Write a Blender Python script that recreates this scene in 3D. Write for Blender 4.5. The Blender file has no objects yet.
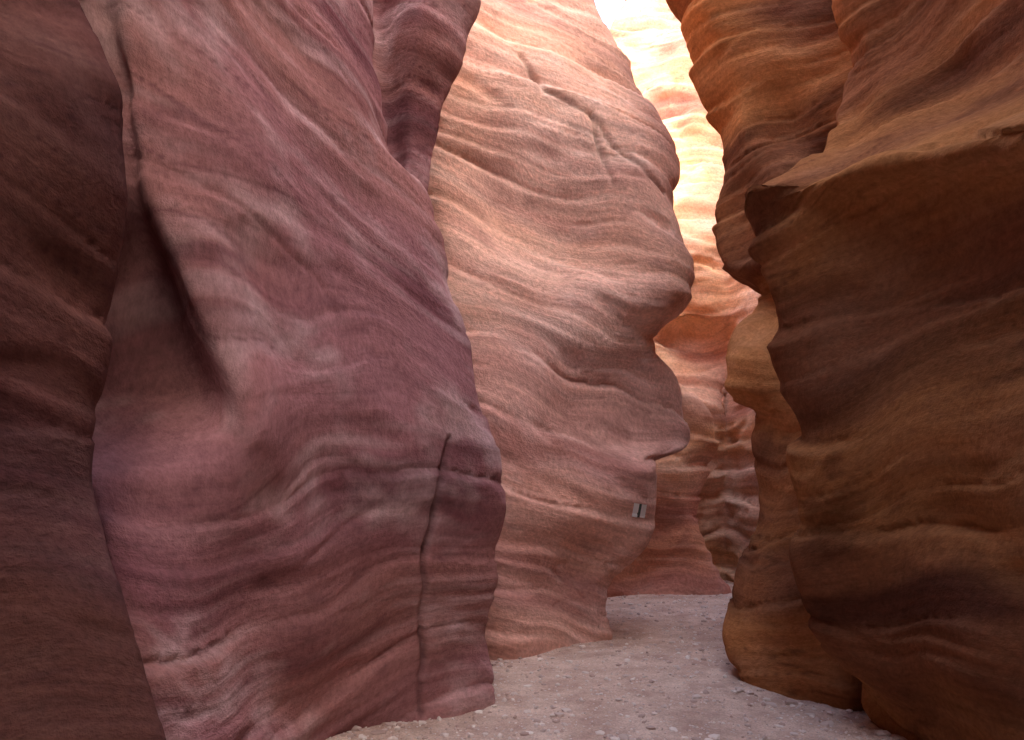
import bpy, math, numpy as np
from mathutils import Vector
from mathutils.bvhtree import BVHTree
rng=np.random.RandomState(7)
F=796.0; HY=480.0; CH=1.5

# ---------------------------------------------------------------- noise
_perm=rng.permutation(256); _perm=np.concatenate([_perm,_perm,_perm])
_g=rng.normal(size=(256,3)); _g/=np.linalg.norm(_g,axis=1)[:,None]
def perlin(x,y,z):
    # rotate the lattice so it never lines up with the rock's own axes
    x,y=x*.82+y*.57+.13*z,-x*.57+y*.82+.09*z
    xi=np.floor(x).astype(int); yi=np.floor(y).astype(int); zi=np.floor(z).astype(int)
    xf=x-xi; yf=y-yi; zf=z-zi
    u=xf*xf*xf*(xf*(xf*6-15)+10); v=yf*yf*yf*(yf*(yf*6-15)+10); w=zf*zf*zf*(zf*(zf*6-15)+10)
    def g(dx,dy,dz):
        h=_perm[(_perm[(_perm[(xi+dx)&255]+yi+dy)&255]+zi+dz)&255]
        G=_g[h]
        return G[...,0]*(xf-dx)+G[...,1]*(yf-dy)+G[...,2]*(zf-dz)
    def L(a,b,t): return a+t*(b-a)
    x00=L(g(0,0,0),g(1,0,0),u); x10=L(g(0,1,0),g(1,1,0),u)
    x01=L(g(0,0,1),g(1,0,1),u); x11=L(g(0,1,1),g(1,1,1),u)
    return L(L(x00,x10,v),L(x01,x11,v),w)*1.5
def sstep(a,b,x):
    t=np.clip((x-a)/(b-a),0,1); return t*t*(3-2*t)

def pchip(x,y,xn):
    x=np.asarray(x,float); y=np.asarray(y,float); one=(y.ndim==1)
    if one: y=y[:,None]
    h=np.diff(x)[:,None]; d=np.diff(y,axis=0)/h
    m=np.zeros_like(y)
    if len(x)>2:
        w1=2*h[1:]+h[:-1]; w2=h[1:]+2*h[:-1]
        with np.errstate(all='ignore'):
            mm=(w1+w2)/(w1/d[:-1]+w2/d[1:])
        mm=np.where(d[:-1]*d[1:]>0,mm,0); mm=np.nan_to_num(mm)
        m[1:-1]=mm
    m[0]=d[0]; m[-1]=d[-1]
    xn=np.clip(xn,x[0],x[-1]); k=np.clip(np.searchsorted(x,xn,side='right')-1,0,len(x)-2)
    hh=h[k]; t=((xn-x[k])[:,None])/hh
    r=(2*t**3-3*t**2+1)*y[k]+(t**3-2*t**2+t)*hh*m[k]+(-2*t**3+3*t**2)*y[k+1]+(t**3-t**2)*hh*m[k+1]
    return r[:,0] if one else r

# ---------------------------------------------------------------- ribs: vertical profile curves of a rock face
def rib(pxl,yl,dx=0,dy=0):
    pxl=sorted(pxl); yl=sorted(yl)
    a=sorted(set([p[0] for p in pxl]+[p[0] for p in yl]))
    def ev(l,q):
        if len(l)==1: return np.full(len(q),float(l[0][1]))
        return pchip([p[0] for p in l],[p[1] for p in l],np.array(q,float))
    a=[float(v) for v in a]
    px=ev(pxl,a); Y=ev(yl,a); X=(px-512)*Y/F; Z=CH+(HY-np.array(a))*Y/F
    X=X+dx; Y=Y+dy
    o=np.argsort(Z); Z=Z[o];X=X[o];Y=Y[o]
    keep=[0]
    for i in range(1,len(Z)):
        if Z[i]-Z[keep[-1]]>0.004: keep.append(i)
    Z=Z[keep];X=X[keep];Y=Y[keep]
    return lambda zz:(pchip(Z,X,zz),pchip(Z,Y,zz)) if len(Z)>1 else (np.full(len(zz),X[0]),np.full(len(zz),Y[0]))
def con(X,Y): return lambda zz:(np.full(len(zz),float(X)),np.full(len(zz),float(Y)))

def grid_mesh(name,V,nu,nv,attr,mat,col=None):
    idx=np.arange(nu*nv).reshape(nu,nv)
    q=np.stack([idx[:-1,:-1],idx[1:,:-1],idx[1:,1:],idx[:-1,1:]],-1).reshape(-1,4)
    me=bpy.data.meshes.new(name)
    me.vertices.add(len(V)); me.vertices.foreach_set('co',V.astype(np.float32).ravel())
    me.loops.add(q.size); me.loops.foreach_set('vertex_index',q.astype(np.int32).ravel())
    me.polygons.add(len(q)); me.polygons.foreach_set('loop_start',np.arange(0,q.size,4,dtype=np.int32))
    me.polygons.foreach_set('loop_total',np.full(len(q),4,np.int32))
    me.polygons.foreach_set('use_smooth',np.ones(len(q),bool))
    if attr is not None:
        at=me.attributes.new('sp','FLOAT_VECTOR','POINT'); at.data.foreach_set('vector',attr.astype(np.float32).ravel())
    if col is not None:
        at=me.attributes.new('stone','FLOAT_VECTOR','POINT'); at.data.foreach_set('vector',col.astype(np.float32).ravel())
    me.update(); me.validate()
    me.materials.append(mat)
    ob=bpy.data.objects.new(name,me); bpy.context.scene.collection.objects.link(ob)
    return ob

def polydist(x,z,pl):
    d=np.full(x.shape,9.0)
    for (x0,z0),(x1,z1) in zip(pl[:-1],pl[1:]):
        ex,ez=x1-x0,z1-z0; t=np.clip(((x-x0)*ex+(z-z0)*ez)/(ex*ex+ez*ez),0,1)
        d=np.minimum(d,np.hypot(x-x0-t*ex,z-z0-t*ez))
    return d

def build(name,ribs,vis,res,ztop,zvis,pal,tilt=(0,0,0),lean=(0,0,6.5),amp=1.0,seed=0,curve=0.3,lump=0.06,fine=1.0,near=0.0,cracks=(),zs=None,ledge=1.0,low=None):
    zz=np.concatenate([np.arange(-0.35,zvis,res),np.arange(zvis,ztop+0.01,max(res*3,0.07))])
    R=[r(zz) for r in ribs]
    X=np.array([r[0] for r in R]); Y=np.array([r[1] for r in R])
    ch=np.sqrt(np.diff(X,axis=0)**2+np.diff(Y,axis=0)**2).mean(1)+1e-3
    chm=np.sqrt(np.diff(X,axis=0)**2+np.diff(Y,axis=0)**2).max(1)
    t=np.concatenate([[0],np.cumsum(ch)])
    us=[]
    for i in range(len(ribs)-1):
        r=res if vis[0]<=i<vis[1] else max(res*4,0.1)
        n=max(2,int(math.ceil(chm[i]/r))); us.append(t[i]+(t[i+1]-t[i])*np.arange(n)/n)
    us=np.concatenate(us+[[t[-1]]])
    XX=pchip(t,X,us); YY=pchip(t,Y,us); ZZ=np.broadcast_to(zz,XX.shape).copy()
    if zs: ZZ=ZZ*(1-zs[0]*sstep(zs[1],zs[2],XX.mean(1))[:,None])
    e=np.clip(ZZ-lean[2],0,None); e=e*e/(e+0.8)
    nr=1-sstep(1.0,4.5,YY)
    XX=XX+lean[0]*e*(1-nr)+near*nr*e; YY=YY+lean[1]*e
    P=np.stack([XX,YY,ZZ],-1)
    def normals(P):
        du=np.gradient(P,axis=0); dv=np.gradient(P,axis=1)
        n=np.cross(du,dv); return n/(np.linalg.norm(n,axis=-1,keepdims=True)+1e-9)
    x,y,z=XX+seed*3.1,YY+seed*1.7,ZZ
    k=tilt[0]+(tilt[1]-tilt[0])*sstep(0.8,4.2,ZZ)
    S=ZZ+k*XX+tilt[2]*YY+curve*perlin(x*.55,y*.55,z*.5+seed)+0.09*perlin(x*1.6,y*1.6,z*1.3+5)
    N=normals(P)
    d=lump*perlin(x*1.1,y*1.1,z*1.0)+lump*0.4*perlin(x*2.3,y*2.3,z*2.4+9)
    P=P+N*d[...,None]
    N=normals(P)
    msk=sstep(-0.1,0.5,perlin(x*.9+7,y*.9,z*1.1))
    s1=perlin(x*.45,y*.45,S*2.6+seed); s2=perlin(x*.7,y*.7,S*7+3); s3=perlin(x*1.1,y*1.1,S*17)
    w=S*2.0+0.6*perlin(x*.5,y*.5,S*.6+11); fr=w-np.floor(w)
    led=(np.where(fr<0.88,fr/0.88,(1-fr)/0.12)-0.5)
    led*=sstep(-0.15,0.3,perlin(x*.7+3,y*.7,np.floor(w)*3.7))
    w2=S*5.3+0.5*perlin(x*.6,y*.6,S*.8+41); fr2=w2-np.floor(w2)
    led2=(np.where(fr2<0.85,fr2/0.85,(1-fr2)/0.15)-0.5)*sstep(-0.05,0.4,perlin(x*.9+13,y*.9,np.floor(w2)*2.3))
    d=amp*(0.038*s1+fine*(0.015*s2*(0.2+msk)+0.006*s3*(0.1+msk))+0.042*led*ledge+0.018*led2*ledge)
    f=perlin(x*4,y*4,z*5)*0.005+perlin(x*8,y*8,z*10)*0.003
    sc=perlin(x*2.2+20,y*2.2,S*4.5); d-=amp*0.024*sstep(0.30,0.7,sc)
    ck=np.abs(perlin(x*.7+31,y*.7,S*2.1+17)); d-=amp*0.012*(1-sstep(0.0,0.03,ck))*msk
    dark=np.zeros_like(d)
    for pl,wd,dp in cracks:
        q=np.exp(-(polydist(XX+.02*perlin(x*5,y*5,z*5),ZZ,pl)/wd)**2)*(.75+.6*perlin(x*3,y*3,z*4+2)).clip(.2,1); d=d-dp*q; dark=np.maximum(dark,q)
    P=P+N*(d+amp*f)[...,None]
    # stone colour (bedding, stains, darker cracks, lower tint), per vertex
    c0,c1,c2,c3,wa,pa=pal
    c0,c1,c2,c3=[np.array(c) for c in (c0,c1,c2,c3)]
    def mx(a,b,f): return a+(b-a)*f[...,None]
    nb=perlin(x*.35,y*.35,S*1.2+4)+.5*perlin(x*.9,y*.9,S*2.9)
    nm=perlin(x*.5,y*.5,S*2.9+8)+.4*perlin(x*.9,y*.9,S*9)+.25*perlin(x*2,y*2,z*2+3)
    nf=perlin(x*.9,y*.9,S*15+2)
    fade=sstep(-.3,.4,perlin(x*1.1+60,y*1.1,z*1.1))
    npt=perlin(x*1.0,y*1.0,z*1.3+30)+.6*perlin(x*2.4,y*2.4,S*5.4)+.4*perlin(x*7,y*7,S*16)
    ln=np.abs(perlin(x*.6+5,y*.6,S*6.5+50)); ln=(1-sstep(.0,.05,ln))*sstep(-.2,.3,perlin(x*.8+77,y*.8,z*.8))
    C=np.broadcast_to(c0,P.shape)
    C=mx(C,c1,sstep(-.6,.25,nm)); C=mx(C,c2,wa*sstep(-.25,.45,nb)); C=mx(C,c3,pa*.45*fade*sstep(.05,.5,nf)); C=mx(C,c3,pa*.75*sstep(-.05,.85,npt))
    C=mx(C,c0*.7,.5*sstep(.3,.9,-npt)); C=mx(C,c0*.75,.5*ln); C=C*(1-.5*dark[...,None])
    if low: C=C*(1+(np.array(low[0])-1)*(1-sstep(low[1],low[2],S+.25*nb))[...,None])  # lower tint: redder beds, plus painted shade on the front right wall
    nu,nv=P.shape[:2]
    at=np.stack([x,y,S],-1).reshape(-1,3)
    return grid_mesh(name,P.reshape(-1,3),nu,nv,at,ROCK,C.reshape(-1,3)),P

# ---------------------------------------------------------------- materials
def rock_mat():
    m=bpy.data.materials.new('sandstone'); m.use_nodes=True; nt=m.node_tree; N=nt.nodes; Lk=nt.links
    for n in list(N): N.remove(n)
    out=N.new('ShaderNodeOutputMaterial'); b=N.new('ShaderNodeBsdfDiffuse'); Lk.new(b.outputs[0],out.inputs[0])
    b.inputs['Roughness'].default_value=.6
    at=N.new('ShaderNodeAttribute'); at.attribute_name='sp'
    ac=N.new('ShaderNodeAttribute'); ac.attribute_name='stone'
    def mp(s):
        q=N.new('ShaderNodeMapping'); q.inputs['Scale'].default_value=s; q.inputs['Rotation'].default_value=(0,0,.6); Lk.new(at.outputs['Vector'],q.inputs['Vector']); return q.outputs[0]
    def noise(vec,scale,det,rough):
        n=N.new('ShaderNodeTexNoise'); n.inputs['Scale'].default_value=scale; n.inputs['Detail'].default_value=det
        n.inputs['Roughness'].default_value=rough; Lk.new(vec,n.inputs['Vector']); return n.outputs['Fac']
    nl=noise(mp((1.3,1.3,22)),1.0,3,.6); ng=noise(mp((26,26,34)),1.0,4,.75)
    def rng_(f,a,bb,lo,hi):
        n=N.new('ShaderNodeMapRange'); n.inputs['From Min'].default_value=a; n.inputs['From Max'].default_value=bb
        n.inputs['To Min'].default_value=lo; n.inputs['To Max'].default_value=hi; Lk.new(f,n.inputs['Value']); return n.outputs[0]
    mu=N.new('ShaderNodeMath'); mu.operation='MULTIPLY'; Lk.new(rng_(nl,.32,.68,.84,1.12),mu.inputs[0]); Lk.new(rng_(ng,.3,.7,.76,1.22),mu.inputs[1])
    sc=N.new('ShaderNodeVectorMath'); sc.operation='SCALE'; Lk.new(ac.outputs['Vector'],sc.inputs[0]); Lk.new(mu.outputs[0],sc.inputs['Scale'])
    Lk.new(sc.outputs[0],b.inputs['Color'])
    h1=N.new('ShaderNodeMath'); h1.operation='MULTIPLY_ADD'; Lk.new(nl,h1.inputs[0]); h1.inputs[1].default_value=.6; Lk.new(ng,h1.inputs[2])
    bp=N.new('ShaderNodeBump'); bp.inputs['Strength'].default_value=.9; bp.inputs['Distance'].default_value=.012; Lk.new(h1.outputs[0],bp.inputs['Height'])
    Lk.new(bp.outputs[0],b.inputs['Normal'])
    return m
ROCK=rock_mat()
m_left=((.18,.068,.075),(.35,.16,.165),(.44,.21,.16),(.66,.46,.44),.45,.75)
m_pil_shade=((.07,.028,.032),(.13,.053,.053),(.175,.075,.052),(.21,.125,.11),.5,.3)  # left stone darkened, the buttress's shade put into its colour
m_mid=((.56,.30,.24),(.76,.49,.39),(.80,.48,.33),(.87,.66,.56),.6,.6)
m_far=((.50,.24,.16),(.68,.41,.28),(.74,.42,.21),(.80,.58,.44),.7,.5)
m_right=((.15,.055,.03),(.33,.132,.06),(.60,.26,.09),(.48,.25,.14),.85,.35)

# ---------------------------------------------------------------- walls
def wpt(l,Y): return [((px-512)*Y/F,CH+(HY-py)*Y/F) for py,px in l]
# front left buttress; unseen top leans in to cut the light
silA=[(-300,20),(-200,40),(0,78),(50,100),(100,122),(160,122),(250,112),(330,104),(420,94),(480,90),(540,100),(620,125),(680,145),(740,165),(957,190)]
yA=[(-300,3.0),(0,2.95),(100,2.8),(300,2.85),(480,2.8),(740,2.75),(957,2.75)]
A=[con(-2.8,-7),con(-2.1,-3),con(-1.9,0.3),rib([(0,-160)],[(0,1.9),(100,1.9),(740,1.9)]),
   rib([(0,-20)],[(0,2.5),(100,2.35),(480,2.4),(740,2.35)]),
   rib([(0,30),(100,66),(300,60),(480,45),(740,90)],[(0,2.75),(100,2.55),(300,2.65),(480,2.6),(740,2.55)]),
   rib(silA,yA),rib(silA,yA,-.25,.28),con(-2.5,3.5),con(-5,3.7)]
build('canyon_wall',A,(3,7),.018,10.5,4.2,m_pil_shade,tilt=(-.1,.1,.1),lean=(-.2,0,4.5),near=.22,seed=1,amp=.65,fine=.8,lump=.035)

# big left wall
silB=[(-300,340),(0,370),(50,372),(100,385),(150,388),(168,398),(190,424),(230,436),(290,452),(340,470),(400,481),(450,500),(490,505),(530,501),(560,497),(610,492),(640,489),(690,495),(720,492)]
yB=[(-300,5.2),(0,5.25),(190,5.3),(450,5.25),(720,5.4)]
crk=wpt([(440,455),(470,449),(500,441),(530,434),(560,427),(610,424),(660,422),(715,422)],5.0)
B=[con(-5,3.9),rib([(0,20)],[(0,3.6),(170,3.6),(300,3.75),(390,3.7),(480,3.25),(957,3.2)]),
   rib([(0,82),(420,80),(480,88),(740,140),(957,160)],[(0,3.6),(170,3.65),(290,3.85),(390,3.78),(480,3.2),(740,3.05)]),
   rib([(0,104),(100,125),(180,131),(250,145),(330,165),(400,185),(425,185),(445,172),(500,145),(600,165),(740,205)],[(0,3.64),(170,3.74),(270,3.98),(330,4.08),(395,4.02),(470,3.45),(600,3.3),(740,3.35)]),
   rib([(0,124),(100,136),(180,150),(250,180),(330,214),(400,242),(430,246),(500,236),(600,232),(740,255)],[(0,3.6),(180,3.62),(330,3.66),(430,3.64),(600,3.75),(740,3.95)]),
   rib([(0,230),(250,270),(430,310),(740,325)],[(-100,3.9),(0,4.0),(150,3.9),(280,4.0),(430,4.05),(600,4.25),(740,4.6)]),
   rib([(-100,290),(0,300),(200,335),(350,385),(450,400),(740,385)],[(-100,4.5),(0,4.45),(200,4.45),(330,4.55),(450,4.5),(600,4.75),(740,4.95)]),
   rib([(-300,320),(0,342),(200,385),(300,420),(400,452),(470,462),(560,445),(700,440)],[(-300,4.9),(0,4.9),(200,4.85),(440,4.82),(700,5.08)]),
   rib(silB,yB),rib(silB,yB,-.35,.5),con(-2.5,6.2),con(-6,6.3)]
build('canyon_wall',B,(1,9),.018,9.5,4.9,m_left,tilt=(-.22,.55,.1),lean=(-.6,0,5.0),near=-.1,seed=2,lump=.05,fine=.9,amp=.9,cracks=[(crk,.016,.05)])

# lump overhanging behind it
silC=[(-300,500),(-100,482),(0,476),(30,470),(80,455),(110,441),(150,432),(185,425),(230,405),(300,380),(700,340)]
yC=[(-300,6.0),(0,5.95),(700,6.2)]
C=[con(-6,5.9),rib([(0,340),(700,250)],[(0,5.75)]),rib([(0,375),(120,385),(200,395),(300,350),(700,280)],[(0,6.05)]),
   rib([(-100,430),(0,425),(100,412),(180,410),(300,360),(700,300)],[(0,5.68),(100,5.85),(300,6.0)]),
   rib(silC,yC),rib(silC,yC,-.4,.5),con(-6,6.7)]
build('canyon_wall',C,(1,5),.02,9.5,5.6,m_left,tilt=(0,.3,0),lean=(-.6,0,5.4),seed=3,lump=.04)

# middle pale wall
silD=[(-400,500),(-150,560),(0,590),(20,600),(60,625),(90,636),(120,660),(150,675),(180,678),(205,673),(240,688),(280,695),(300,694),(315,680),(328,662),(345,651),(360,656),(380,675),(410,690),(430,693),(445,690),(453,670),(460,652),(480,655),(520,655),(535,650),(560,630),(580,611),(600,606),(635,611),(660,612)]
yD=[(-400,8.0),(0,7.7),(300,7.55),(325,8.1),(440,8.1),(460,7.5),(660,7.5)]
crD=wpt([(60,520),(95,545),(118,590),(150,615),(165,640),(190,665)],7.2)
crD2=wpt([(118,590),(150,597),(185,612)],7.2)
D=[con(-6,7.1),rib([(0,380),(700,440)],[(0,7.1),(700,6.7)]),
   rib([(0,440),(200,440),(300,455),(500,490),(700,500)],[(0,7.1),(200,6.85),(400,6.7),(700,6.6)]),
   rib([(0,490),(200,500),(400,530),(700,540)],[(-300,7.6),(0,7.2),(100,7.05),(210,7.15),(300,6.85),(420,6.8),(520,6.7),(600,6.9),(700,6.9)]),
   rib([(0,540),(200,575),(300,585),(400,575),(500,600),(600,575),(700,575)],[(-300,7.8),(0,7.4),(130,7.1),(240,7.2),(320,7.0),(420,7.1),(500,6.95),(580,7.2),(700,7.2)]),
   rib([(-300,510),(0,568),(60,598),(120,632),(180,648),(250,662),(300,664),(330,632),(380,614),(440,618),(458,636),(500,640),(540,632),(570,608),(600,596),(640,600)],[(-300,7.9),(0,7.5),(150,7.25),(290,7.1),(330,7.3),(440,7.28),(465,7.05),(540,7.2),(640,7.35)]),
   rib(silD,yD),rib(silD,yD,-.3,.6),con(-2,9.0),con(-7,9.2)]
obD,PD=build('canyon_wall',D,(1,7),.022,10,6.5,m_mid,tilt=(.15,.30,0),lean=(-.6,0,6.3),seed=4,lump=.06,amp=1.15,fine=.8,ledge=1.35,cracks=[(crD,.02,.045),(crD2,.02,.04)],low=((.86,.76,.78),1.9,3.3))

# low far buttress
silE=[(-400,560),(200,600),(350,640),(375,668),(390,694),(420,712),(450,716),(470,709),(500,701),(530,705),(560,715),(592,727),(620,730)]
yE=[(-400,11.2),(300,11.0),(450,10.9),(620,10.5)]
E=[con(-7,9.8),rib([(0,540)],[(0,10.0)]),rib([(0,560),(460,625),(600,610)],[(0,10.8),(400,10.7),(600,10.3)]),
   rib([(0,570),(380,640),(460,670),(600,665)],[(0,10.9),(400,10.85),(470,10.5),(540,10.6),(600,10.4)]),
   rib([(0,580),(380,655),(420,690),(500,686),(600,700)],[(0,10.8),(460,10.65),(600,10.4)]),
   rib(silE,yE),rib(silE,yE,-.3,.6),con(-3,12.2),con(-8,12.4)]
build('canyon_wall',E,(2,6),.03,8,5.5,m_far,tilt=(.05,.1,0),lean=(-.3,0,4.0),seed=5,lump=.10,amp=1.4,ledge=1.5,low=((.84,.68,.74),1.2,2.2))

# far wall with sunlit crest
silG=[(-150,670),(0,622),(22,611),(60,585),(150,560),(592,540)]
yG=[(-150,16.0),(0,15.2),(60,14.8),(150,14.0),(250,12.7),(400,12.2),(600,12.0)]
yG2=[(a,b-.35) for a,b in yG]
Gf=[con(9,20),rib([(0,600)],yG,1.6,2.6),rib(silG,yG,.3,.7),rib(silG,yG),
   rib([(-150,700),(0,650),(60,640),(150,640),(592,620)],yG2),
   rib([(-150,730),(0,690),(60,680),(150,680),(240,690),(592,690)],[(-150,15.6),(0,14.6),(60,14.0),(130,13.6),(225,12.3),(250,11.9),(318,11.95),(335,12.4),(450,11.7),(600,11.8)]),
   rib([(0,725),(240,725),(592,725)],[(-150,15.3),(0,14.4),(60,13.9),(130,13.4),(225,12.3),(250,12.0),(318,11.8),(338,12.2),(450,12.1),(600,11.9)]),
   rib([(0,760),(240,750),(592,755)],[(-150,15.0),(0,14.1),(130,13.0),(240,11.7),(330,11.3),(450,11.5),(600,11.2)]),
   rib([(0,830)],[(0,13.5),(240,11.0),(600,10.6)]),con(6.5,9.5),con(12,9.5)]
build('canyon_wall',Gf,(3,8),.038,12.5,11.5,m_far,tilt=(.1,.1,0),lean=(0,.3,11.5),seed=6,lump=.14,amp=2.2,fine=.7,ledge=2.0,zs=(-.25,3.4,4.8))  # zs raises the unseen right end, shaped to block sun from the face

# inner right wall
silF=[(-400,600),(-100,645),(0,668),(10,682),(35,688),(90,700),(130,718),(165,724),(190,722),(205,713),(235,716),(265,723),(276,748),(288,760),(300,762),(312,756),(330,740),(360,727),(385,725),(400,735),(412,753),(440,750),(470,755),(520,755),(560,745),(600,730),(640,723),(660,728),(690,748)]
yF=[(-400,7.4),(0,7.2),(200,7.1),(280,6.9),(400,6.6),(500,6.4),(600,6.1),(690,5.9)]
Fw=[con(12,9.2),con(5,8.6),rib(silF,yF,.9,1.1),rib(silF,yF,.25,.45),rib(silF,yF),
   rib([(-100,685),(0,705),(130,745),(200,750),(265,752),(300,785),(360,752),(400,765),(500,775),(600,755),(700,770)],[(-100,7.0),(0,6.8),(200,6.7),(290,6.7),(380,6.25),(420,6.3),(500,6.1),(600,5.8),(700,5.65)]),
   rib([(-100,740),(0,760),(130,790),(220,780),(400,800),(700,810)],[(-100,6.9),(0,6.6),(60,6.5),(130,6.7),(190,6.3),(300,6.4),(400,6.0),(500,5.8),(600,5.5),(700,5.4)]),
   rib([(-100,810),(0,820),(130,830),(400,850),(700,855)],[(-100,6.6),(0,6.4),(150,6.4),(400,5.8),(600,5.3),(700,5.2)]),
   rib([(0,900)],[(0,6.3),(400,5.7),(700,5.3)]),con(6,6.4)]
build('canyon_wall',Fw,(3,8),.02,7.4,6.3,m_right,tilt=(-.1,-.15,0),lean=(.5,0,6.1),seed=7,lump=.06,amp=1.1,fine=.8,ledge=1.7,zs=(-.6,3.2,4.6),low=((.8,.76,.8),1.2,3.0))  # zs heightens the hidden back end to keep sun off the far wall

# big front right wall; unseen top raised, near part leaned in, to block light
silH=[(-300,830),(0,840),(60,844),(110,838),(135,834),(155,818),(170,790),(180,760),(187,744),(196,740),(210,742),(230,750),(255,757),(310,770),(360,781),(400,790),(430,796),(460,791),(510,800),(550,793),(600,802),(650,832),(690,856),(716,872),(740,880)]
yH=[(-300,5.5),(0,5.4),(110,5.3),(155,4.95),(187,4.55),(215,4.72),(400,4.75),(550,4.75),(740,5.0)]
H=[con(9,6.6),con(4,6.0),rib(silH,yH,.8,.9),rib(silH,yH,.22,.32),rib(silH,yH),
   rib([(-300,855),(0,862),(100,862),(135,858),(165,836),(186,812),(220,800),(300,808),(400,832),(550,842),(650,868),(740,905)],[(-300,5.3),(0,5.2),(110,5.15),(150,4.75),(178,4.22),(210,4.40),(300,4.5),(400,4.4),(550,4.45),(740,4.62)]),
   rib([(0,900),(200,880),(740,925)],[(-300,5.1),(0,5.0),(60,5.0),(105,4.88),(150,4.25),(164,3.94),(200,4.13),(300,4.22),(400,4.1),(520,4.15),(600,4.1),(740,4.4)]),
   rib([(0,970)],[(-300,4.7),(0,4.55),(60,4.55),(95,4.38),(130,3.75),(143,3.50),(180,3.68),(280,3.78),(400,3.7),(520,3.78),(620,3.65),(740,3.95)]),
   rib([(0,1045)],[(-300,4.2),(0,4.0),(50,3.95),(80,3.72),(105,3.35),(119,3.10),(155,3.27),(300,3.35),(400,3.25),(740,3.4)]),
   con(2.25,1.6),con(2.2,-3),con(2.9,-7)]
build('canyon_wall',H,(3,9),.018,11.3,4.9,m_right,tilt=(-.12,-.2,0),lean=(.35,0,5.3),near=-.2,seed=8,lump=.03,amp=1.1,fine=1.0,ledge=1.7,low=((.66,.66,.72),2.0,3.4))  # low darkens the lower wall: its shade put into the colour

# unseen closing wall behind the viewpoint, added to block light
Bk=[con(3.6,-6.2),con(2.2,-7.4),con(0.4,-7.8),con(-1.4,-7.4),con(-3.4,-6.2)]
build('canyon_wall',Bk,(0,0),.04,10,4,m_right,lean=(0,-.3,6),seed=9,lump=.12)

# ---------------------------------------------------------------- ground
def ax(lo,hi,st,far):
    c=np.arange(lo,hi,st); a=[]; x=lo; s=st
    while x>-far: s*=1.35; x-=s; a.append(x)
    b=[]; x=c[-1]; s=st
    while x<far: s*=1.35; x+=s; b.append(x)
    return np.array(a[::-1]+list(c)+b)
gx=ax(-2.0,3.4,.022,400); gy=ax(3.4,12.6,.022,400)
GX,GY=np.meshgrid(gx,gy,indexing='ij'); Z0=np.zeros_like(GX)
def gh(x,y):
    z0=np.zeros_like(x)
    near=1/(1+((np.abs(x)+np.abs(y-6))/40)**2)
    return near*(0.035*perlin(x*.9,y*.9,z0+.5)+0.014*perlin(x*3,y*3,z0+2.5)+0.008*perlin(x*9,y*9,z0+.7)+0.005*perlin(x*20,y*20,z0+.3))
GZ=gh(GX,GY)
def ground_mat():
    m=bpy.data.materials.new('gravelly_sand'); m.use_nodes=True; nt=m.node_tree; N=nt.nodes; Lk=nt.links
    b=N['Principled BSDF']; b.inputs['Roughness'].default_value=.95; b.inputs['Specular IOR Level'].default_value=.1
    tc=N.new('ShaderNodeTexCoord')
    def noise(s,d):
        n=N.new('ShaderNodeTexNoise'); n.inputs['Scale'].default_value=s; n.inputs['Detail'].default_value=d; n.inputs['Roughness'].default_value=.65; Lk.new(tc.outputs['Object'],n.inputs['Vector']); return n.outputs['Fac']
    cr=N.new('ShaderNodeValToRGB'); cr.color_ramp.elements[0].position=.35; cr.color_ramp.elements[1].position=.68
    cr.color_ramp.elements[0].color=(.50,.335,.265,1); cr.color_ramp.elements[1].color=(.78,.60,.49,1)
    Lk.new(noise(3,6),cr.inputs[0])
    v=N.new('ShaderNodeTexVoronoi'); v.inputs['Scale'].default_value=105; Lk.new(tc.outputs['Object'],v.inputs['Vector'])
    mx=N.new('ShaderNodeMix'); mx.data_type='RGBA'; mx.blend_type='MULTIPLY'; mx.inputs[0].default_value=.45
    cr2=N.new('ShaderNodeValToRGB'); cr2.color_ramp.elements[0].color=(.55,.5,.5,1); cr2.color_ramp.elements[1].color=(1.2,1.15,1.1,1)
    sx=N.new('ShaderNodeSeparateColor'); Lk.new(v.outputs['Color'],sx.inputs[0]); Lk.new(sx.outputs[0],cr2.inputs[0])
    Lk.new(cr.outputs[0],mx.inputs[6]); Lk.new(cr2.outputs[0],mx.inputs[7]); Lk.new(mx.outputs[2],b.inputs['Base Color'])
    bp=N.new('ShaderNodeBump'); bp.inputs['Strength'].default_value=.8; bp.inputs['Distance'].default_value=.011
    Lk.new(v.outputs['Distance'],bp.inputs['Height']); bp.invert=True; Lk.new(bp.outputs[0],b.inputs['Normal'])
    return m
mg=ground_mat()
nu,nv=GX.shape
grid_mesh('ground',np.stack([GX,GY,GZ],-1).reshape(-1,3),nu,nv,None,mg)

# gravel: one mesh of many irregular stones
import bmesh
bm=bmesh.new(); bmesh.ops.create_icosphere(bm,subdivisions=1,radius=1); bv=np.array([v.co[:] for v in bm.verts]); bf=np.array([[v.index for v in f.verts] for f in bm.faces]); bm.free()
n=13000
sx=rng.uniform(-1.4,3.2,n); sy=3.6+9*rng.rand(n)**1.5
sr=0.003+0.006*rng.rand(n)+0.022*rng.rand(n)**10+0.022*(rng.rand(n)>.995)
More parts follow.
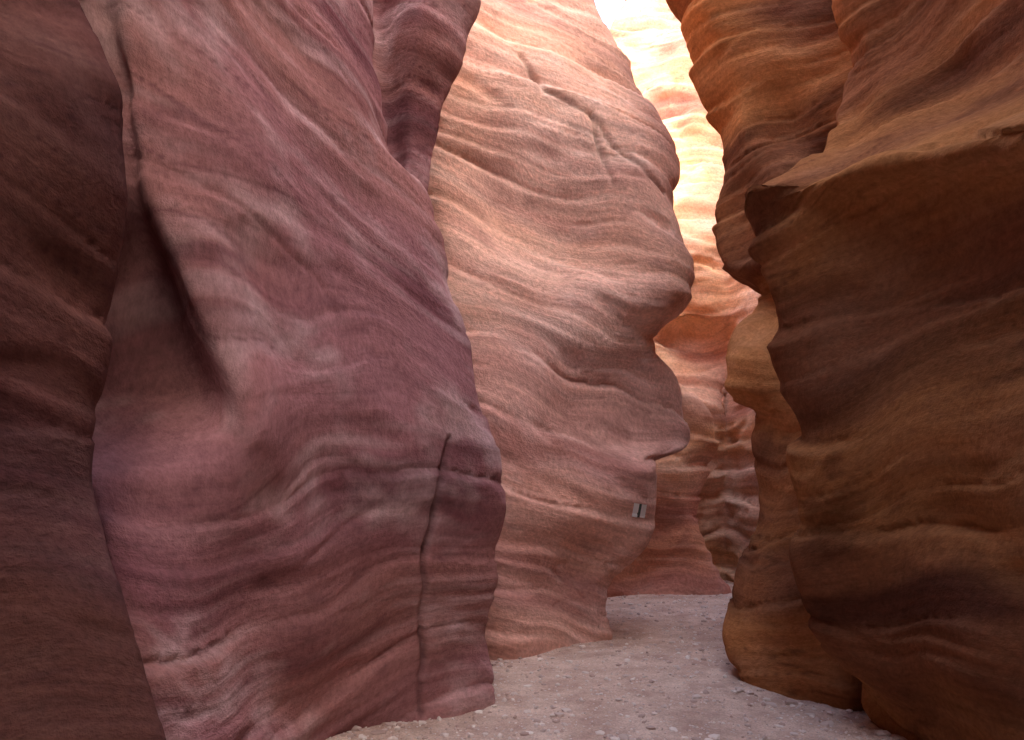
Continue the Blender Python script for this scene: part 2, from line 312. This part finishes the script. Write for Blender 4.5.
# larger stones gathered along the foot of the walls
m2=46; t_=rng.rand(m2); lft=rng.rand(m2)<.55
sx[:m2]=np.where(lft,-1.25+1.15*t_,1.55+.75*(1-t_))+rng.normal(0,.06,m2)
sy[:m2]=np.where(lft,4.5+.95*t_,4.75+1.1*t_)+rng.normal(0,.06,m2)-.1
sr[:m2]=.014+.026*rng.rand(m2)**2
sz=gh(sx,sy)
V=np.zeros((n,len(bv),3)); 
ang=rng.rand(n)*6.28; ca,sa=np.cos(ang)[:,None],np.sin(ang)[:,None]
sc3=rng.uniform(.6,1.4,(n,1,3)); sc3[:,:,2]*=.6
T=bv[None]*(1+rng.uniform(-.28,.28,(n,len(bv),1)))*sc3*sr[:,None,None]
V[...,0]=T[...,0]*ca-T[...,1]*sa+sx[:,None]; V[...,1]=T[...,0]*sa+T[...,1]*ca+sy[:,None]; V[...,2]=T[...,2]+(sz+sr*.2)[:,None]
Fc=(bf[None]+np.arange(n)[:,None,None]*len(bv)).reshape(-1,3)
me=bpy.data.meshes.new('gravel'); me.from_pydata(V.reshape(-1,3).tolist(),[],Fc.tolist()); 
gv=bpy.data.objects.new('gravel',me); bpy.context.scene.collection.objects.link(gv)
ms=bpy.data.materials.new('gravel_stone'); ms.use_nodes=True; b=ms.node_tree.nodes['Principled BSDF']; b.inputs['Roughness'].default_value=.9
ge=ms.node_tree.nodes.new('ShaderNodeNewGeometry'); cr=ms.node_tree.nodes.new('ShaderNodeValToRGB')
cr.color_ramp.elements[0].color=(.40,.26,.21,1); cr.color_ramp.elements[1].color=(.80,.69,.61,1)
ms.node_tree.links.new(ge.outputs['Random Per Island'],cr.inputs[0]); ms.node_tree.links.new(cr.outputs[0],b.inputs['Base Color'])
me.materials.append(ms)

# ---------------------------------------------------------------- trail marker painted on middle wall
dm=obD.data; bvh=BVHTree.FromPolygons([v.co for v in dm.vertices],[p.vertices[:] for p in dm.polygons])
def paint(col,name):
    m=bpy.data.materials.new(name); m.use_nodes=True; nt=m.node_tree; b=nt.nodes['Principled BSDF']; b.inputs['Roughness'].default_value=.7
    n=nt.nodes.new('ShaderNodeTexNoise'); n.inputs['Scale'].default_value=60; c=nt.nodes.new('ShaderNodeValToRGB')
    c.color_ramp.elements[0].position=.2; c.color_ramp.elements[0].color=(*[v*.6 for v in col],1); c.color_ramp.elements[1].position=.4; c.color_ramp.elements[1].color=(*col,1)
    nt.links.new(n.outputs['Fac'],c.inputs[0]); nt.links.new(c.outputs[0],b.inputs['Base Color']); return m
o=Vector((0,0,CH)); root=bpy.data.objects.new('trail_marker',None); bpy.context.scene.collection.objects.link(root)
for k,(x0,x1,col) in enumerate([(632.8,638.0,(.88,.88,.86)),(638.1,640.4,(.05,.09,.07)),(640.5,645.4,(.88,.88,.86))]):
    vs=[];fs=[];a,bb=5,9
    for i in range(a):
        for j in range(bb):
            v_=j/(bb-1); px=x0+(x1-x0)*i/(a-1)-2.5*(v_-.5); py=503.5+14*v_+ (px-639)*.15
            d=Vector(((px-512)/F,1,(HY-py)/F)).normalized(); h=bvh.ray_cast(o,d)
            if h[0] is None: h=(o+d*7.3,Vector((0,-1,0)))
            nn=h[1]; nn=nn if nn.dot(d)<0 else -nn
            vs.append(h[0]+nn*.004-d*.004)
    for i in range(a-1):
        for j in range(bb-1): fs.append((i*bb+j,(i+1)*bb+j,(i+1)*bb+j+1,i*bb+j+1))
    me=bpy.data.meshes.new('stripe'); me.from_pydata(vs,[],fs); me.materials.append(paint(col,'paint_%d'%k))
    s=bpy.data.objects.new('stripe_%d'%(k+1),me); bpy.context.scene.collection.objects.link(s); s.parent=root

# ---------------------------------------------------------------- light
el,az=math.radians(44),math.radians(138)
w=bpy.data.worlds.new('World'); bpy.context.scene.world=w; w.use_nodes=True; nt=w.node_tree
bg=nt.nodes['Background']; sk=nt.nodes.new('ShaderNodeTexSky'); sk.sky_type='NISHITA'; sk.sun_disc=False; sk.sun_elevation=el; sk.sun_rotation=az
sk.dust_density=5.0
nt.links.new(sk.outputs[0],bg.inputs[0]); bg.inputs[1].default_value=1.5
L=bpy.data.lights.new('sun','SUN'); L.energy=11; L.angle=math.radians(.5); L.color=(1,.77,.42)
lo=bpy.data.objects.new('sun',L); bpy.context.scene.collection.objects.link(lo)
sd=Vector((math.cos(el)*math.sin(az),math.cos(el)*math.cos(az),math.sin(el)))
lo.rotation_euler=sd.to_track_quat('Z','Y').to_euler()

cam=bpy.data.cameras.new('camera'); co=bpy.data.objects.new('camera',cam); bpy.context.scene.collection.objects.link(co)
co.location=(0,0,CH); co.rotation_euler=(math.radians(90),0,0); cam.sensor_width=36; cam.lens=F/1024*36; cam.shift_y=(HY-370)/1024; cam.clip_end=2000; cam.clip_start=.05
bpy.context.scene.camera=co
vs=bpy.context.scene.view_settings; vs.view_transform='Standard'; vs.look='None'; vs.exposure=0
